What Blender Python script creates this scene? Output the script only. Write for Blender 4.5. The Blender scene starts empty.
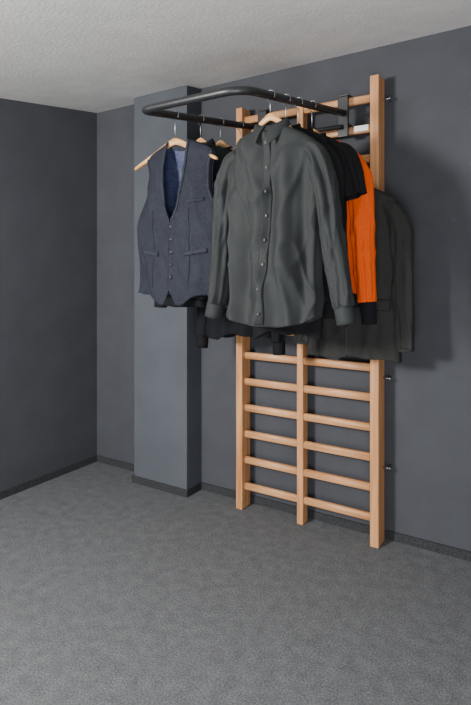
import bpy, math
from mathutils import Vector, noise
from mathutils.bvhtree import BVHTree

# ---------------------------------------------------------------- materials
def srgb(r, g, b):
    def c(v):
        v /= 255.0
        return v/12.92 if v <= 0.04045 else ((v+0.055)/1.055)**2.4
    return (c(r), c(g), c(b), 1)

def mat(name, c1, c2=None, scale=(20, 20, 20), rough=0.8, bump=0.0, bscale=200, bdist=0.002,
        metallic=0.0, sheen=0.0, detail=4, lo=0.35, hi=0.65, noise_scale=1.0, bvec=(1, 1, 1), extra=None, nrough=0.5):
    m = bpy.data.materials.new(name); m.use_nodes = True
    nt = m.node_tree; N = nt.nodes; L = nt.links
    b = N["Principled BSDF"]
    b.inputs["Roughness"].default_value = rough
    b.inputs["Metallic"].default_value = metallic
    if sheen:
        b.inputs["Sheen Weight"].default_value = sheen
        b.inputs["Sheen Roughness"].default_value = 0.6
    b.inputs["Specular IOR Level"].default_value = 0.2 if rough > 0.6 else 0.5
    tc = N.new("ShaderNodeTexCoord")
    if c2 is None: c2 = c1
    mp = N.new("ShaderNodeMapping"); mp.inputs["Scale"].default_value = scale
    L.new(tc.outputs["Object"], mp.inputs["Vector"])
    nz = N.new("ShaderNodeTexNoise"); nz.inputs["Scale"].default_value = noise_scale; nz.inputs["Detail"].default_value = detail
    nz.inputs["Roughness"].default_value = nrough
    L.new(mp.outputs["Vector"], nz.inputs["Vector"])
    cr = N.new("ShaderNodeValToRGB")
    cr.color_ramp.elements[0].position = lo; cr.color_ramp.elements[0].color = c1
    cr.color_ramp.elements[1].position = hi; cr.color_ramp.elements[1].color = c2
    L.new(nz.outputs["Fac"], cr.inputs["Fac"])
    col = cr.outputs["Color"]
    if extra:
        n2 = N.new("ShaderNodeTexNoise"); n2.inputs["Scale"].default_value = extra[0]; n2.inputs["Detail"].default_value = 6
        L.new(tc.outputs["Object"], n2.inputs["Vector"])
        mr = N.new("ShaderNodeMapRange")
        mr.inputs["From Min"].default_value = 0.3; mr.inputs["From Max"].default_value = 0.7
        mr.inputs["To Min"].default_value = 1-extra[1]; mr.inputs["To Max"].default_value = 1+extra[1]
        L.new(n2.outputs["Fac"], mr.inputs["Value"])
        vm = N.new("ShaderNodeVectorMath"); vm.operation = 'SCALE'
        L.new(col, vm.inputs[0]); L.new(mr.outputs["Result"], vm.inputs["Scale"])
        col = vm.outputs["Vector"]
    L.new(col, b.inputs["Base Color"])
    if bump:
        mp2 = N.new("ShaderNodeMapping"); mp2.inputs["Scale"].default_value = bvec
        L.new(tc.outputs["Object"], mp2.inputs["Vector"])
        n3 = N.new("ShaderNodeTexNoise"); n3.inputs["Scale"].default_value = bscale; n3.inputs["Detail"].default_value = 3
        L.new(mp2.outputs["Vector"], n3.inputs["Vector"])
        bp = N.new("ShaderNodeBump"); bp.inputs["Strength"].default_value = bump; bp.inputs["Distance"].default_value = bdist
        L.new(n3.outputs["Fac"], bp.inputs["Height"]); L.new(bp.outputs["Normal"], b.inputs["Normal"])
    return m

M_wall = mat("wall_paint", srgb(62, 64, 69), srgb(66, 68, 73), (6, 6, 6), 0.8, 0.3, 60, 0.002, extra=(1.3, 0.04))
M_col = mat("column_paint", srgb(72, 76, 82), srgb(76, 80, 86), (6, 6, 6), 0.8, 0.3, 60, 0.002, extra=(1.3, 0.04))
M_ceil = mat("ceiling_plaster", srgb(224, 223, 220), srgb(232, 231, 228), (9, 9, 9), 0.9, 0.35, 75, 0.004, extra=(0.9, 0.03))
M_carpet = mat("carpet", srgb(10, 11, 13), srgb(132, 134, 137), (150, 150, 150), 0.95, 0.25, 420, 0.003, lo=0.32, hi=0.72, detail=8, nrough=.85, extra=(20, 0.16))
M_base = mat("carpet_skirting", srgb(20, 21, 23), srgb(66, 68, 71), (150, 150, 150), 0.95, 0.3, 420, 0.003, detail=6, nrough=.8)
M_woodV = mat("beech_vertical", srgb(170, 116, 72), srgb(200, 147, 100), (60, 60, 2.5), 0.45, 0.15, 60, 0.001, bvec=(3, 3, .2), detail=3)
M_woodH = mat("beech_horizontal", srgb(180, 126, 82), srgb(207, 156, 110), (2.5, 60, 60), 0.42, 0.15, 60, 0.001, bvec=(.2, 3, 3), detail=3)
M_hang = mat("hanger_wood", srgb(184, 134, 82), srgb(210, 162, 110), (6, 60, 60), 0.4)
M_steel = mat("steel", srgb(150, 152, 155), None, rough=0.35, metallic=1.0)
M_rail = mat("powder_coated_steel", srgb(26, 27, 29), srgb(32, 33, 35), rough=0.42, bump=0.2, bscale=600, bdist=0.0005)
M_white = mat("white_label", srgb(225, 226, 226), None, rough=0.5)
M_shirt = mat("shirt_cotton", srgb(39, 41, 42), srgb(44, 47, 47), (300, 300, 300), 0.75, 0.2, 500, 0.0005)
M_shirt2 = mat("shirt_cotton_inside", srgb(22, 24, 24), srgb(28, 30, 30), (300, 300, 300), 0.85)
M_denim = mat("dark_denim", srgb(9, 10, 15), srgb(44, 47, 58), (550, 550, 120), 0.85, 0.25, 900, 0.0004, extra=(25, 0.12), detail=6, nrough=.7)
M_denimE = mat("denim_edge", srgb(14, 16, 22), srgb(50, 53, 64), (550, 550, 120), 0.85, detail=6)
M_lining = mat("navy_lining", srgb(26, 34, 62), srgb(44, 54, 88), (30, 30, 120), 0.55)
M_green = mat("dark_green_wool", srgb(18, 24, 23), srgb(28, 34, 32), (200, 200, 200), 0.9)
M_blackc = mat("black_knit", srgb(10, 11, 14), srgb(22, 23, 28), (260, 260, 260), 0.9, 0.5, 300, 0.001)
M_black2 = mat("black_jersey", srgb(12, 12, 14), srgb(18, 18, 21), (200, 200, 200), 0.85)
M_navyk = mat("navy_knit", srgb(14, 16, 24), srgb(30, 33, 44), (260, 260, 60), 0.9, 0.4, 300, 0.001)
M_orange = mat("orange_wool", srgb(208, 74, 8), srgb(222, 88, 14), (200, 200, 200), 0.9, 0.2, 400, 0.0004)
M_blazer = mat("grey_tweed", srgb(31, 31, 30), srgb(54, 54, 53), (600, 600, 600), 0.9, 0.3, 600, 0.0006)
M_button = mat("dark_button", srgb(18, 19, 20), None, rough=0.4)

# ---------------------------------------------------------------- mesh helpers
class MB:
    def __init__(s): s.v = []; s.f = []; s.m = []
    def add(s, vs, fs, mi=0):
        o = len(s.v); s.v += [tuple(p) for p in vs]
        for f in fs: s.f.append(tuple(i+o for i in f)); s.m.append(mi)
    def build(s, name, mats, smooth=True, bevel=0, solid=0, parent=None, sub=0):
        me = bpy.data.meshes.new(name)
        me.from_pydata(s.v, [], s.f)
        for m in mats: me.materials.append(m)
        for i, p in enumerate(me.polygons):
            p.material_index = s.m[i]; p.use_smooth = smooth
        me.update()
        ob = bpy.data.objects.new(name, me)
        bpy.context.scene.collection.objects.link(ob)
        if solid:
            md = ob.modifiers.new("solid", 'SOLIDIFY'); md.thickness = solid; md.offset = 0
        if bevel:
            md = ob.modifiers.new("bevel", 'BEVEL'); md.width = bevel; md.segments = 3; md.limit_method = 'ANGLE'
        if parent: ob.parent = parent
        return ob
    def box(s, x0, x1, y0, y1, z0, z1, mi=0):
        s.add([(x0,y0,z0),(x1,y0,z0),(x1,y1,z0),(x0,y1,z0),(x0,y0,z1),(x1,y0,z1),(x1,y1,z1),(x0,y1,z1)],
              [(0,3,2,1),(4,5,6,7),(0,1,5,4),(1,2,6,5),(2,3,7,6),(3,0,4,7)], mi)
    def prism(s, poly, h, mi=0):
        n = len(poly); vs = [Vector(p) for p in poly]; vs += [p+Vector(h) for p in vs[:n]]
        s.add(vs, [tuple(range(n))[::-1], tuple(range(n, 2*n))]+[(i, (i+1) % n, n+(i+1) % n, n+i) for i in range(n)], mi)
    def loft(s, rings, mi=0, cap0=False, cap1=False):
        n = len(rings[0]); vs = [p for r in rings for p in r]; fs = []
        for i in range(len(rings)-1):
            for j in range(n):
                k = (j+1) % n
                fs.append((i*n+j, i*n+k, (i+1)*n+k, (i+1)*n+j))
        if cap0: fs.append(tuple(range(n))[::-1])
        if cap1: fs.append(tuple(range((len(rings)-1)*n, len(rings)*n)))
        s.add(vs, fs, mi)
    def tube(s, pts, r, mi=0, n=14, flat=None):
        pts = [Vector(p) for p in pts]; rings = []; prev = None
        for i, p in enumerate(pts):
            t = (pts[min(i+1, len(pts)-1)]-pts[max(i-1, 0)]).normalized()
            if prev is None:
                a = Vector((0, 0, 1)) if abs(t.z) < .9 else Vector((0, 1, 0))
                u = t.cross(a).normalized()
            else:
                u = (prev-t*prev.dot(t)).normalized()
            prev = u; w = t.cross(u)
            rr = r[i] if isinstance(r, (list, tuple)) else r
            rings.append([p+u*math.cos(2*math.pi*j/n)*rr+w*math.sin(2*math.pi*j/n)*rr for j in range(n)])
        s.loft(rings, mi, True, True)
    def grid(s, fn, nu, nv, mi=0):
        vs = [fn(i/nu, j/nv) for i in range(nu+1) for j in range(nv+1)]
        fs = [(i*(nv+1)+j, (i+1)*(nv+1)+j, (i+1)*(nv+1)+j+1, i*(nv+1)+j+1) for i in range(nu) for j in range(nv)]
        s.add(vs, fs, mi)

def ci(keys, t):
    n = len(keys)
    if t <= keys[0][0]: return keys[0][1:]
    if t >= keys[-1][0]: return keys[-1][1:]
    for i in range(n-1):
        if keys[i][0] <= t <= keys[i+1][0]: break
    t0, t1 = keys[i][0], keys[i+1][0]; h = t1-t0; u = (t-t0)/h; out = []
    for c in range(1, len(keys[0])):
        def sl(a, b): return (keys[b][c]-keys[a][c])/(keys[b][0]-keys[a][0])
        d = sl(i, i+1)
        dl = sl(i-1, i) if i > 0 else d
        dr = sl(i+1, i+2) if i < n-2 else d
        m0 = 0 if dl*d <= 0 else 2*dl*d/(dl+d)
        m1 = 0 if dr*d <= 0 else 2*dr*d/(dr+d)
        out.append((2*u**3-3*u*u+1)*keys[i][c]+(u**3-2*u*u+u)*h*m0+(-2*u**3+3*u*u)*keys[i+1][c]+(u**3-u*u)*h*m1)
    return out

def nz(x, y, z): return noise.noise(Vector((x, y, z)))
def ridge(x, y, z): return max(0, 1-abs(nz(x, y, z))*3.2)**2
def sg(v, p): return math.copysign(abs(v)**p, v)

def torso(mb, cx, cy, keys, mi=0, seed=0, amp=0.012, N=110, M=130, hem=None, lean=0.0):
    rings = []
    for i in range(N+1):
        s_ = i/N
        hw, hd, z = ci(keys, s_)
        ring = []
        fall = min(1, max(0, (s_-0.08)/0.5))
        for j in range(M):
            a = 2*math.pi*j/M
            c, sn = math.cos(a), math.sin(a)
            x = hw*sg(c, .8); y = hd*sg(sn, .75)
            sd = 1 if sn > 0 else -1
            long_ = nz(x*14+seed, 2.1*sd+seed, z*1.2)
            dia = nz((x+z*.7)*9+seed*2, 5*sd, (z-x*.5)*5)
            rg = ridge((x+.25*z)*9+seed, 3.3*sd, (z-x*.4)*3.2)+.8*ridge((x-.35*z)*8-seed, 1.3*sd, (z+x*.5)*3.0)
            rl = ridge(x*7+seed*3, 7.7*sd, z*.9)
            fine = nz(x*24+seed, y*10, z*14)
            dsp = amp*(long_*(.35+1.5*fall)+dia*.5+rg*.42+rl*.55*fall+fine*.15)*min(1, hw/.12)*min(1, .25+s_*4)
            hz = hem(x, sn) if hem else 0
            w = max(0, (s_-.75)/.25)**1.5
            ring.append((cx+x+c*dsp*.5, cy+y+sg(sn, .6)*dsp*1.5+lean*s_, z+hz*w+dsp*.2*w))
        rings.append(ring)
    mb.loft(rings, mi)
    vs = [p for r in rings for p in r]
    fs = [(i*M+j, i*M+(j+1) % M, (i+1)*M+(j+1) % M, (i+1)*M+j) for i in range(N) for j in range(M)]
    return BVHTree.FromPolygons(vs, fs)

def sleeve(mb, keys, mi=0, seed=0, amp=0.006, N=80, M=44, cuff=None, cap=True):
    rings = []
    def C(s_): return ci(keys, s_)
    for i in range(N+1):
        s_ = i/N
        x, y, z, rx, ry = C(s_)
        p0 = C(max(0, s_-.02)); p1 = C(min(1, s_+.02))
        T = Vector((p1[0]-p0[0], p1[1]-p0[1], p1[2]-p0[2])).normalized()
        U = Vector((0, 1, 0)).cross(T).normalized(); W = T.cross(U)
        ring = []
        for j in range(M):
            a = 2*math.pi*j/M; c, sn = math.cos(a), math.sin(a)
            f = nz(c*1.1+seed, sn*1.1, z*5)*.5+nz(c*2.0+seed, sn*2.0, z*1.6)*1.3
            f += .7*ridge(c*1.3+z*4+seed, sn*1.3, z*3.5)+.5*ridge(c*1.6-seed, sn*1.6, z*1.2)
            e = amp*f*min(1, s_*4+.1)*1.5
            ring.append(Vector((x, y, z))+U*(rx*c+c*e*.6)+W*(ry*sn+sn*e*1.5))
        rings.append(ring)
    mb.loft(rings, mi, cap0=cap)
    if cuff:
        ln, mul, cm = cuff
        x, y, z, rx, ry = C(1); p0 = C(.95)
        T = (Vector((x, y, z))-Vector(p0[:3])).normalized()
        U = Vector((0, 1, 0)).cross(T).normalized(); W = T.cross(U)
        rr = []
        for i, (tt, k) in enumerate([(-.01, .96), (-.006, 1.04), (0, 1.06), (.3, 1.05), (.7, 1.03), (1.0, 1.02), (1.02, .94), (.9, .9)]):
            c0 = Vector((x, y, z))+T*ln*tt if i else Vector((x, y, z))-T*.006
            rr.append([c0+U*rx*mul*k*math.cos(2*math.pi*j/M)*(1+.05*nz(j*.4, tt, seed))+W*ry*mul*k*math.sin(2*math.pi*j/M) for j in range(M)])
        mb.loft(rr, cm)

def hit(bvh, x, z, cy=0):
    r = bvh.ray_cast(Vector((x, -4, z)), Vector((0, 1, 0)))
    return r[0].y if r[0] is not None else cy

def patch(mb, bvh, fl, fr, z0, z1, mi=0, off=.003, nu=60, nv=8, cy=0, slope=0):
    def fn(u, v):
        z = z0+(z1-z0)*u; xl, xr = fl(z), fr(z); x = xl+(xr-xl)*v
        o = off*(1 if 0 < v < 1 and 0 < u < 1 else .1)
        zz = z+slope*(x-xl)
        return (x, hit(bvh, x, zz, cy)-o, zz)
    mb.grid(fn, nu, nv, mi)

def button(mb, bvh, x, z, r=.0055, mi=0, cy=0, off=.004):
    y = hit(bvh, x, z, cy)-off
    n = 14; rings = []
    for rr, dy in ((.2, -.0005), (.7, -.0008), (.85, -.0018), (1, -.0012), (1, .003)):
        rings.append([(x+r*rr*math.cos(2*math.pi*k/n), y+dy, z+r*rr*math.sin(2*math.pi*k/n)) for k in range(n)])
    mb.loft(rings, mi, cap0=True)

# ---------------------------------------------------------------- room
XL, XR, YF = -2.778, 1.6, -3.6
def cz(x, y): return 2.394+.0067*(x-XL)+.134*y
mb = MB(); mb.box(XL-.1, XR, YF, .1, -.1, 0); mb.build("floor", [M_carpet], False)
mb = MB(); mb.prism([(XL, YF, cz(XL, YF)), (XR, YF, cz(XR, YF)), (XR, 0, cz(XR, 0)), (XL, 0, cz(XL, 0))], (0, 0, .08)); mb.build("ceiling", [M_ceil], False)
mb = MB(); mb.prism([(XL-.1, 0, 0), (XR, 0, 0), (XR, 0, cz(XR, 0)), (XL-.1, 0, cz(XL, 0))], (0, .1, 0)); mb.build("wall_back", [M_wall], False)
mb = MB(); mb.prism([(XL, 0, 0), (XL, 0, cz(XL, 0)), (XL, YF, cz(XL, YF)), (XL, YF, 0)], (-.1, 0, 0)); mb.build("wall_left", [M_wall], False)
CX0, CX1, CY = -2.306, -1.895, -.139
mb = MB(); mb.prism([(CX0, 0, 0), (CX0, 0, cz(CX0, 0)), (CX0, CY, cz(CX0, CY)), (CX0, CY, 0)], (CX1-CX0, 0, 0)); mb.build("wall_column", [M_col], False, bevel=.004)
bh, bt = .042, .008
mb = MB(); mb.box(XL, XL+bt, YF, 0, 0, bh); mb.build("baseboard_left", [M_base], False)
mb = MB(); mb.box(XL+bt, CX0-bt, -bt, 0, 0, bh); mb.box(CX1+bt, XR, -bt, 0, 0, bh); mb.build("baseboard_back", [M_base], False)
mb = MB(); mb.box(CX0-bt, CX1+bt, CY-bt, CY, 0, bh); mb.box(CX0-bt, CX0, CY, 0, 0, bh); mb.box(CX1, CX1+bt, CY, 0, 0, bh); mb.build("baseboard_column", [M_base], False)

# ---------------------------------------------------------------- wall bars
H = 2.22
root = bpy.data.objects.new("wall_bars", None); bpy.context.scene.collection.objects.link(root)
posts = [(-1.575, -1.535, -.115, -.025), (-.821, -.779, -.121, -.025), (-1.214, -1.178, -.098, -.04)]
for i, (a, b, c, d) in enumerate(posts):
    mb = MB(); mb.box(a, b, c, d, 0, (H-.02, H+.01, 2.18)[i]); mb.build("post_%d" % (i+1), [M_woodV], False, bevel=.004, parent=root)
rz = [.129+.1437*k for k in range(15)]
mb = MB()
for z in rz:
    for x0, x1 in ((-1.540, -1.210), (-1.182, -.814)):
        rings = []
        for x in (x0, x1):
            ring = []
            for k in range(20):
                a = 2*math.pi*k/20
                ring.append((x, -.079+.0135*sg(math.cos(a), .7), z-.006+.0195*sg(math.sin(a), .7)))
            rings.append(ring)
        mb.loft(rings, 0, True, True)
mb.build("rungs", [M_woodH], True, parent=root)
mb = MB()
for z in (2.13, 1.45, .79, .36):
    mb.tube([(-.782, -.045, z), (-.747, -.045, z)], .004, 0)
    mb.tube([(-.752, -.045, z), (-.744, -.045, z)], .008, 0, n=6)
    mb.tube([(-.757, -.045, z), (-.757, 0.0, z)], .004, 0)
mb.build("wall_bolts", [M_steel], True, parent=root)

# ---------------------------------------------------------------- rail
L0, L1, R1, R0 = Vector((-1.40, -.15, 2.057)), Vector((-1.542, -.912, 1.98)), Vector((-1.042, -.917, 1.98)), Vector((-.95, -.135, 2.069))
def fillet(a, b, c, r, n=10):
    p0 = b+(a-b).normalized()*r; p2 = b+(c-b).normalized()*r
    return [p0.lerp(b, t).lerp(b.lerp(p2, t), t) for t in [i/n for i in range(n+1)]]
path = [L0]+fillet(L0, L1, R1, .05)+fillet(L1, R1, R0, .10)+[R0]
rail = bpy.data.objects.new("clothes_rail", None); bpy.context.scene.collection.objects.link(rail)
mb = MB(); mb.tube(path, .0165, 0, n=20); mb.build("bent_tube", [M_rail], True, parent=rail)
mb = MB()
for cx in (-1.40, -.95):
    mb.box(cx-.026, cx+.026, -.136, -.119, 1.955, 2.15)
    for z in (rz[13]-.006, rz[14]-.006):
        mb.box(cx-.026, cx+.026, -.125, -.05, z+.021, z+.029)
        mb.box(cx-.026, cx+.026, -.058, -.05, z-.01, z+.025)
mb.build("clamp_brackets", [M_rail], False, bevel=.003, parent=rail)
mb = MB(); mb.tube([(-1.40, -.15, 2.0), (-.95, -.15, 2.0)], .011, 0); mb.build("cross_tube", [M_rail], True, parent=rail)
mb = MB(); mb.box(-.905, -.835, -.101, -.098, 1.979, 2.006); mb.build("label_plate", [M_white], False, parent=rail)

def armR(y): t = (y-R1.y)/(R0.y-R1.y); return R1.lerp(R0, t)
def armL(y): t = (y-L1.y)/(L0.y-L1.y); return L1.lerp(L0, t)

def hanger(y, side, drop, hw=.19, fall=.16, bar=None, ex=1.0):
    p = bar if bar is not None else (armR(y) if side == 'R' else armL(y))
    mb = MB(); cx, zb = p.x, p.z; zt = zb-drop
    r = .0165+.0035 if bar is None else .024
    pts = []
    for k in range(15):
        a = math.radians(-35+k*(215/14))
        pts.append((cx+r*math.cos(a), y, zb+r*math.sin(a)))
    pts += [(cx-r*.85, y, zb-r*.55), (cx-r*.3, y, zb-r*1.15), (cx, y, zb-r*1.6), (cx, y, zt-.005)]
    mb.tube(pts, .0021, 1, n=8)
    rings = []; n = 48
    for i in range(n+1):
        u = -1+2*i/n; x = cx+hw*u; au = math.sqrt(u*u+.004)-.03
        au = max(0, au)
        z = zt-.012-fall*(au**ex)
        hh = .016*(1-.5*au); th = .008+.005*au
        if abs(u) > .97: hh *= .6; th *= .6
        rings.append([(x, y-.006*au*au+th*sg(math.cos(2*math.pi*k/14), .8), z+hh*sg(math.sin(2*math.pi*k/14), .8)) for k in range(14)])
    mb.loft(rings, 0, True, True)
    mb.build("wooden_hanger", [M_hang, M_steel], True)
    return cx, zt

# ---------------------------------------------------------------- shirt
def collar(mb, cx, cy, zt, a=.060, b=.042, mi=0, drop=.045, point=.035, gap=.10, flare=.014, ptx=.022):
    def band(u, v):
        ph = gap*.2+(2*math.pi-.4*gap)*v
        x = math.sin(ph); y = -math.cos(ph)
        fr = max(0, -y)
        z = zt-.006*fr-.045*u-.030*fr
        return (cx+(a+.006*u)*x, cy+(b+.004*u)*y, z)
    mb.grid(band, 6, 60, mi)
    def leaf(u, v):
        ph = gap+(2*math.pi-2*gap)*v
        x = math.sin(ph); y = -math.cos(ph)
        fr = max(0, -y)
        e = min(v, 1-v)/.16; pw = max(0, 1-e)
        z = zt+.002-.034*fr-(drop+point*pw)*u+.004*math.sin(u*math.pi)
        o = .003+flare*u+.005*math.sin(u*math.pi)
        sx = (1 if v < .5 else -1)*pw*ptx*u
        return (cx+(a+o)*x+sx, cy+(b+o)*y-.022*u*(.3+.7*pw)*fr, z)
    mb.grid(leaf, 12, 90, mi)

y = -.735
cx, zt = hanger(y, 'R', .068, hw=.185, fall=.148)
cx += .008
mb = MB()
K = [(0, .060, .038, 1.872), (.03, .078, .044, 1.862), (.08, .118, .048, 1.842), (.13, .158, .050, 1.817), (.18, .190, .050, 1.788),
     (.23, .204, .052, 1.752), (.30, .204, .058, 1.70), (.45, .196, .060, 1.55), (.7, .190, .060, 1.33), (1, .194, .062, 1.095)]
def hemS(x, s): return .05*min(1, (abs(x)/.2))**3-.008
bv = torso(mb, cx, y, K, 0, seed=3.3, amp=.024, hem=hemS)
for sgn in (-1, 1):
    o = .032 if sgn > 0 else -.016
    S = [(0, cx+sgn*.150, y, 1.775, .034, .034), (.07, cx+sgn*.186, y, 1.747, .037, .042), (.25, cx+sgn*(.214+o*.3), y-.004, 1.64, .038, .048),
         (.55, cx+sgn*(.236+o*.7), y-.010, 1.43, .036, .045), (.85, cx+sgn*(.262+o), y-.016, 1.22, .037, .042), (1, cx+sgn*(.272+o), y-.018, 1.172, .033, .038)]
    sleeve(mb, S, 0, seed=4+sgn, amp=.009, cuff=(.062, 1.0, 0))
patch(mb, bv, lambda z: cx-.016, lambda z: cx+.018, 1.85, 1.10, 0, off=.0045, cy=y, nu=90)
patch(mb, bv, lambda z: cx-.0135, lambda z: cx-.0125, 1.85, 1.103, 1, off=.0052, nv=2, cy=y, nu=90)
patch(mb, bv, lambda z: cx+.0145, lambda z: cx+.0155, 1.85, 1.103, 1, off=.0052, nv=2, cy=y, nu=90)
for k in range(8): button(mb, bv, cx+.001, 1.80-.094*k, mi=2, cy=y, off=.006)
collar(mb, cx, y-.004, 1.90, mi=0)
mb.build("dress_shirt", [M_shirt, M_shirt2, M_button], True, solid=.0022)

# ---------------------------------------------------------------- vest
y = -.728
cx, zt = hanger(y, 'L', .10, hw=.232, fall=.11)
cx += .026
mb = MB()
VO = [(0, .066), (.03, .110), (.075, .172), (.10, .186), (.2, .172), (.32, .176), (.42, .205), (.5, .228), (.6, .232), (.8, .226), (1, .226)]
zt0, zb0 = 1.880, 1.195
def vz(s_): return zt0+(zb0-zt0)*s_
def vface(s_, x, front, seed):
    z = vz(s_); ho = ci(VO, s_)[0]
    t = min(1, abs(x)/ho)
    dep = .020+.042*min(1, s_/.3)
    yy = dep*(1-t**2.4)**.6
    f = .013*(nz(x*11+seed, 1, z*2.0)+.8*nz((x+z)*7, seed, (z-x)*5)+.6*ridge((x+.4*z)*8, seed, z*4))*min(1, .3+s_*1.5)
    return z, (y-yy-f if front else y+yy*.8+f)
def vneck(s_):
    return max(0.0, ci([(0, .054), (.2, .052), (.42, .034), (.56, .0), (1, .0)], s_)[0])
for sd in (-1, 1):
    def fn(u, v):
        ho = ci(VO, u)[0]
        inn = vneck(u)
        xi = inn if inn > 0.0005 else 0
        if u > .52: xi -= .012*min(1, (u-.52)/.08) if sd > 0 else 0.0
        if u > .9: xi += .035*((u-.9)/.1)**1.5
        x = sd*(xi+(ho-xi)*v)
        z, yy = vface(u, x, True, 7)
        w = max(0, (u-.75)/.25)**1.3
        z -= w*(.050*math.exp(-((abs(x)-.045)/.06)**2)-.01)
        return (cx+x, yy-(.004 if sd > 0 and abs(x) < .03 else 0), z)
    mb.grid(fn, 90, 30, 0)
    def edge(u, v):
        u2 = .0+.55*u; x = sd*(vneck(u2)+.011*v+.001)
        z, yy = vface(u2, x, True, 7)
        return (cx+x, yy-.004, z)
    mb.grid(edge, 60, 2, 1)
    def arm(u, v):
        u2 = .09+.37*u; ho = ci(VO, u2)[0]; x = sd*(ho-.003-.009*v)
        z, yy = vface(u2, x, True, 7)
        return (cx+x, yy-.004, z)
    mb.grid(arm, 40, 2, 1)
    def pk(u, v):
        xx = .075+.105*v; s2 = .72+.028*u
        x = sd*xx; z, yy = vface(s2-.02*v, x, True, 7)
        return (cx+x, yy-.006, z)
    mb.grid(pk, 2, 16, 1)
    def pk2(u, v):
        xx = .085+.075*v; s2 = .40+.02*u
        x = sd*xx; z, yy = vface(s2-.015*v, x, True, 7)
        return (cx+x, yy-.005, z)
    if sd > 0: mb.grid(pk2, 2, 12, 1)
    def dart(u, v):
        x = sd*(.10+.002*v); z, yy = vface(.45+.5*u, x, True, 7)
        return (cx+x, yy-.003, z)
    mb.grid(dart, 40, 1, 1)
def bk(u, v):
    ho = ci(VO, u)[0]; x = ho*(2*v-1)
    z, yy = vface(u, x, False, 11)
    return (cx+x, yy, z)
mb.grid(bk, 90, 50, 2)
def yk(u, v):
    x = .060*(2*v-1); return (cx+x, y+.005+.012*(1-(2*v-1)**2), 1.884-.03*u-.012*(1-(2*v-1)**2))
mb.grid(yk, 4, 12, 1)
for k in range(5):
    s2 = .56+.08*k; z, yy = vface(s2, .004, True, 7); n = 14
    rings = []
    for rr, dy in ((.3, -.001), (.8, -.002), (1, -.0015), (1, .003)):
        rings.append([(cx+.004+.0065*rr*math.cos(2*math.pi*q/n), yy-.007+dy, z+.0065*rr*math.sin(2*math.pi*q/n)) for q in range(n)])
    mb.loft(rings, 3, cap0=True)
mb.build("denim_vest", [M_denim, M_denimE, M_lining, M_button], True, solid=.003)

# ---------------------------------------------------------------- generic garments
def garment(name, y, side, drop, ztop, zhem, zcuff, mats, seed, hw=.205, hd=.05, amp=.012, sp=.07, cuffl=.06, flare=.015, short=False,
            hemband=0, neck='crew', bar=None, cuffm=1, hanghw=.175, srad=.045, finish=None, hemf=None):
    cx, zt = hanger(y, side, drop, hw=hanghw, bar=bar, fall=.14)
    mb = MB()
    h = ztop-zhem
    def zz(d): return ztop-d
    K = [(0, .062, hd*.75, ztop), (.03, .08, hd*.85, zz(.012)), (.08, .125, hd*.95, zz(.032)), (.13, .165, hd*.97, zz(.054)), (.18, hw-.006, hd*1, zz(.082)),
         (.23, hw, hd, zz(.115)), (.30, hw, hd*1.05, zz(.16)), (.5, hw, hd*1.1, zz(.16)-(h-.16)*.3), (1, hw+flare, hd*1.1, zhem)]
    bv = torso(mb, cx, y, K, 0, seed=seed, amp=amp, hem=hemf)
    for sgn in (-1, 1):
        e = sp
        if short:
            S = [(0, cx+sgn*(hw-.06), y, zz(.10), .045, hd*.85), (.2, cx+sgn*(hw-.01), y, zz(.13), .052, hd*.95), (1, cx+sgn*(hw+.035), y-.005, zcuff, .055, hd)]
            sleeve(mb, S, 0, seed=seed+sgn, amp=.006, N=30)
        else:
            S = [(0, cx+sgn*(hw-.06), y, zz(.098), .036, hd*.75), (.08, cx+sgn*(hw-.015), y, zz(.132), .042, hd*.9),
                 (.25, cx+sgn*(hw+.018), y, zz(.23), srad+.002, hd*.9),
                 (.6, cx+sgn*(hw+e*.65), y-.005, zz(.23)-(ztop-.23-zcuff)*.5, srad*.9, hd*.85), (1, cx+sgn*(hw+e), y-.01, zcuff+cuffl, srad*.72, hd*.7)]
            sleeve(mb, S, 0, seed=seed+sgn, amp=.007, cuff=(cuffl, .92 if cuffm == 1 else 1, cuffm if len(mats) > cuffm else 0))
    if neck == 'crew':
        rings = []
        for k, (rr, dz) in enumerate([(1.08, -.012), (1.06, .006), (1.0, .012), (.94, .006), (.93, -.015)]):
            rings.append([(cx+.062*rr*math.cos(a), y+hd*.75*rr*math.sin(a), ztop+dz-.012*max(0, -math.sin(a))) for a in [2*math.pi*q/40 for q in range(40)]])
        mb.loft(rings, min(1, len(mats)-1))
    elif neck == 'collar':
        collar(mb, cx, y, ztop+.02, b=hd*.7, mi=min(1, len(mats)-1), drop=.045, point=.03)
    if hemband:
        rings = []
        for dz, k in ((.0, 1.0), (.003, 1.03), (hemband, 1.02), (hemband+.003, .96)):
            rings.append([(cx+(hw+flare)*k*sg(math.cos(a), .8), y+hd*1.12*k*sg(math.sin(a), .75), zhem+.005-dz+.01*nz(a*2, seed, 1)) for a in [2*math.pi*q/90 for q in range(90)]])
        mb.loft(rings, min(1, len(mats)-1))
    if finish: finish(mb, bv, cx, y, ztop, zhem)
    return mb.build(name, mats, True, solid=.003)

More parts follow.
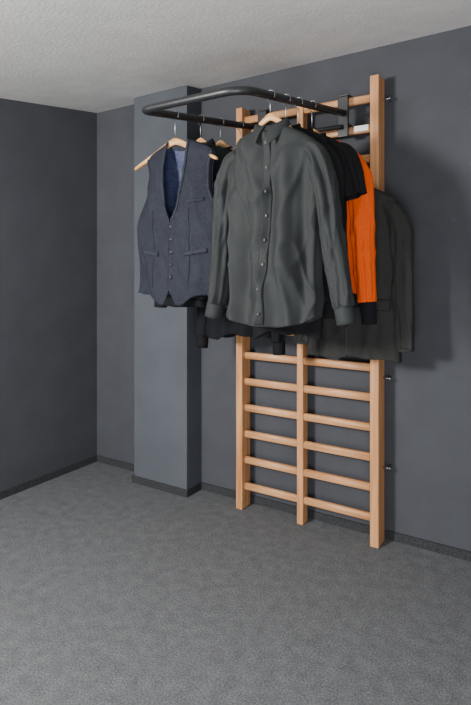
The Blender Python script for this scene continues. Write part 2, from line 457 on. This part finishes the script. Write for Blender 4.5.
def openfront(mb, bv, cx, y, ztop, zhem):
    for sg_ in (-1, 1):
        def lp(z):
            t = max(0, min(1, (ztop-z)/.33)); return .052-.046*t
        def lo(z):
            t = max(0, min(1, (ztop-z)/.33)); return lp(z)+.048*math.sin(math.pi*min(1, t*.9+.12))**.8
        if sg_ > 0: patch(mb, bv, lambda z: cx+lp(z), lambda z: cx+lo(z), ztop-.01, ztop-.33, 0, off=.006, cy=y)
        else: patch(mb, bv, lambda z: cx-lo(z), lambda z: cx-lp(z), ztop-.01, ztop-.33, 0, off=.006, cy=y)
        a, b = sorted((cx+sg_*.09, cx+sg_*.19))
        patch(mb, bv, lambda z: a, lambda z: b, zhem+.27, zhem+.22, 0, off=.007, cy=y, nu=6, nv=16)
    patch(mb, bv, lambda z: cx-.002, lambda z: cx+.002, ztop-.33, zhem+.005, 1, off=.004, nv=2, cy=y)
    for k in range(3): button(mb, bv, cx+.015, ztop-.36-.1*k, r=.009, mi=1, cy=y, off=.006)

def wavy(seed, a=.018, tilt=0.0):
    return lambda x, s: a*math.sin(x*17+seed)+a*.6*math.sin(x*41+seed*2)+tilt*x

garment("dark_green_jacket", -.575, 'L', .085, 1.895, 1.165, 1.13, [M_green, M_blackc], 21, hw=.20, hd=.045, neck='collar', sp=.03, hemband=.03)
garment("knitted_cardigan", -.445, 'L', .085, 1.890, 1.17, 1.16, [M_navyk, M_blackc], 33, hw=.20, hd=.038, sp=.025, hemband=.04)
garment("black_sweater", -.305, 'L', .09, 1.89, .975, .905, [M_blackc, M_black2], 41, hw=.185, hd=.045, sp=.04, flare=.0, amp=.018, hemf=wavy(1.0, .012, .06), srad=.042)
garment("black_blouse", -.625, 'R', .095, 1.892, 1.04, 1.12, [M_black2, M_black2], 51, hw=.185, hd=.026, sp=.015, amp=.005, neck='crew', hemf=wavy(2.2, .014, .10), flare=-.03)
garment("black_t_shirt", -.53, 'R', .10, 1.895, 1.20, 1.60, [M_black2, M_black2], 61, hw=.205, hd=.033, short=True, amp=.009)
garment("orange_sweater", -.42, 'R', .10, 1.895, 1.20, 1.085, [M_orange, M_blackc], 71, hw=.20, hd=.042, sp=.055, cuffl=.09, hemband=.05)
garment("grey_blazer", -.225, 'R', .08, 1.70, .91, .955, [M_blazer, M_button], 81, hw=.205, hd=.048, sp=.04, cuffl=.01, amp=.012,
        neck='none', bar=Vector((-.870, 0, 1.77)), finish=openfront, srad=.050, cuffm=0, hemf=wavy(.5, .006))

# ---------------------------------------------------------------- lights, world, camera
def area(name, loc, target, size, power, col=(1, 1, 1)):
    l = bpy.data.lights.new(name, 'AREA'); l.size = size; l.energy = power; l.color = col
    o = bpy.data.objects.new(name, l); bpy.context.scene.collection.objects.link(o)
    o.location = loc; d = Vector(target)-Vector(loc); o.rotation_euler = d.to_track_quat('-Z', 'Y').to_euler()
area("softbox_light", (-2.0, -3.3, 1.75), (-1.2, 0, 1.3), .4, 155, (1, .98, .95))
area("bounce_light", (.2, -3.0, .7), (-1.6, -.5, 2.3), 1.0, 62, (.98, .98, 1))
w = bpy.data.worlds.new("world"); bpy.context.scene.world = w; w.use_nodes = True
w.node_tree.nodes["Background"].inputs[0].default_value = (.96, .98, 1, 1)
w.node_tree.nodes["Background"].inputs[1].default_value = .45

cam = bpy.data.cameras.new("camera"); co = bpy.data.objects.new("camera", cam); bpy.context.scene.collection.objects.link(co)
cam.sensor_fit = 'VERTICAL'; cam.sensor_height = 36; cam.sensor_width = 24
cam.lens = 536/705*36; cam.shift_y = -80.5/705; cam.clip_start = .05
co.location = (0, -2.605, 1.30); co.rotation_euler = (math.radians(90), 0, math.radians(32.35))
bpy.context.scene.camera = co
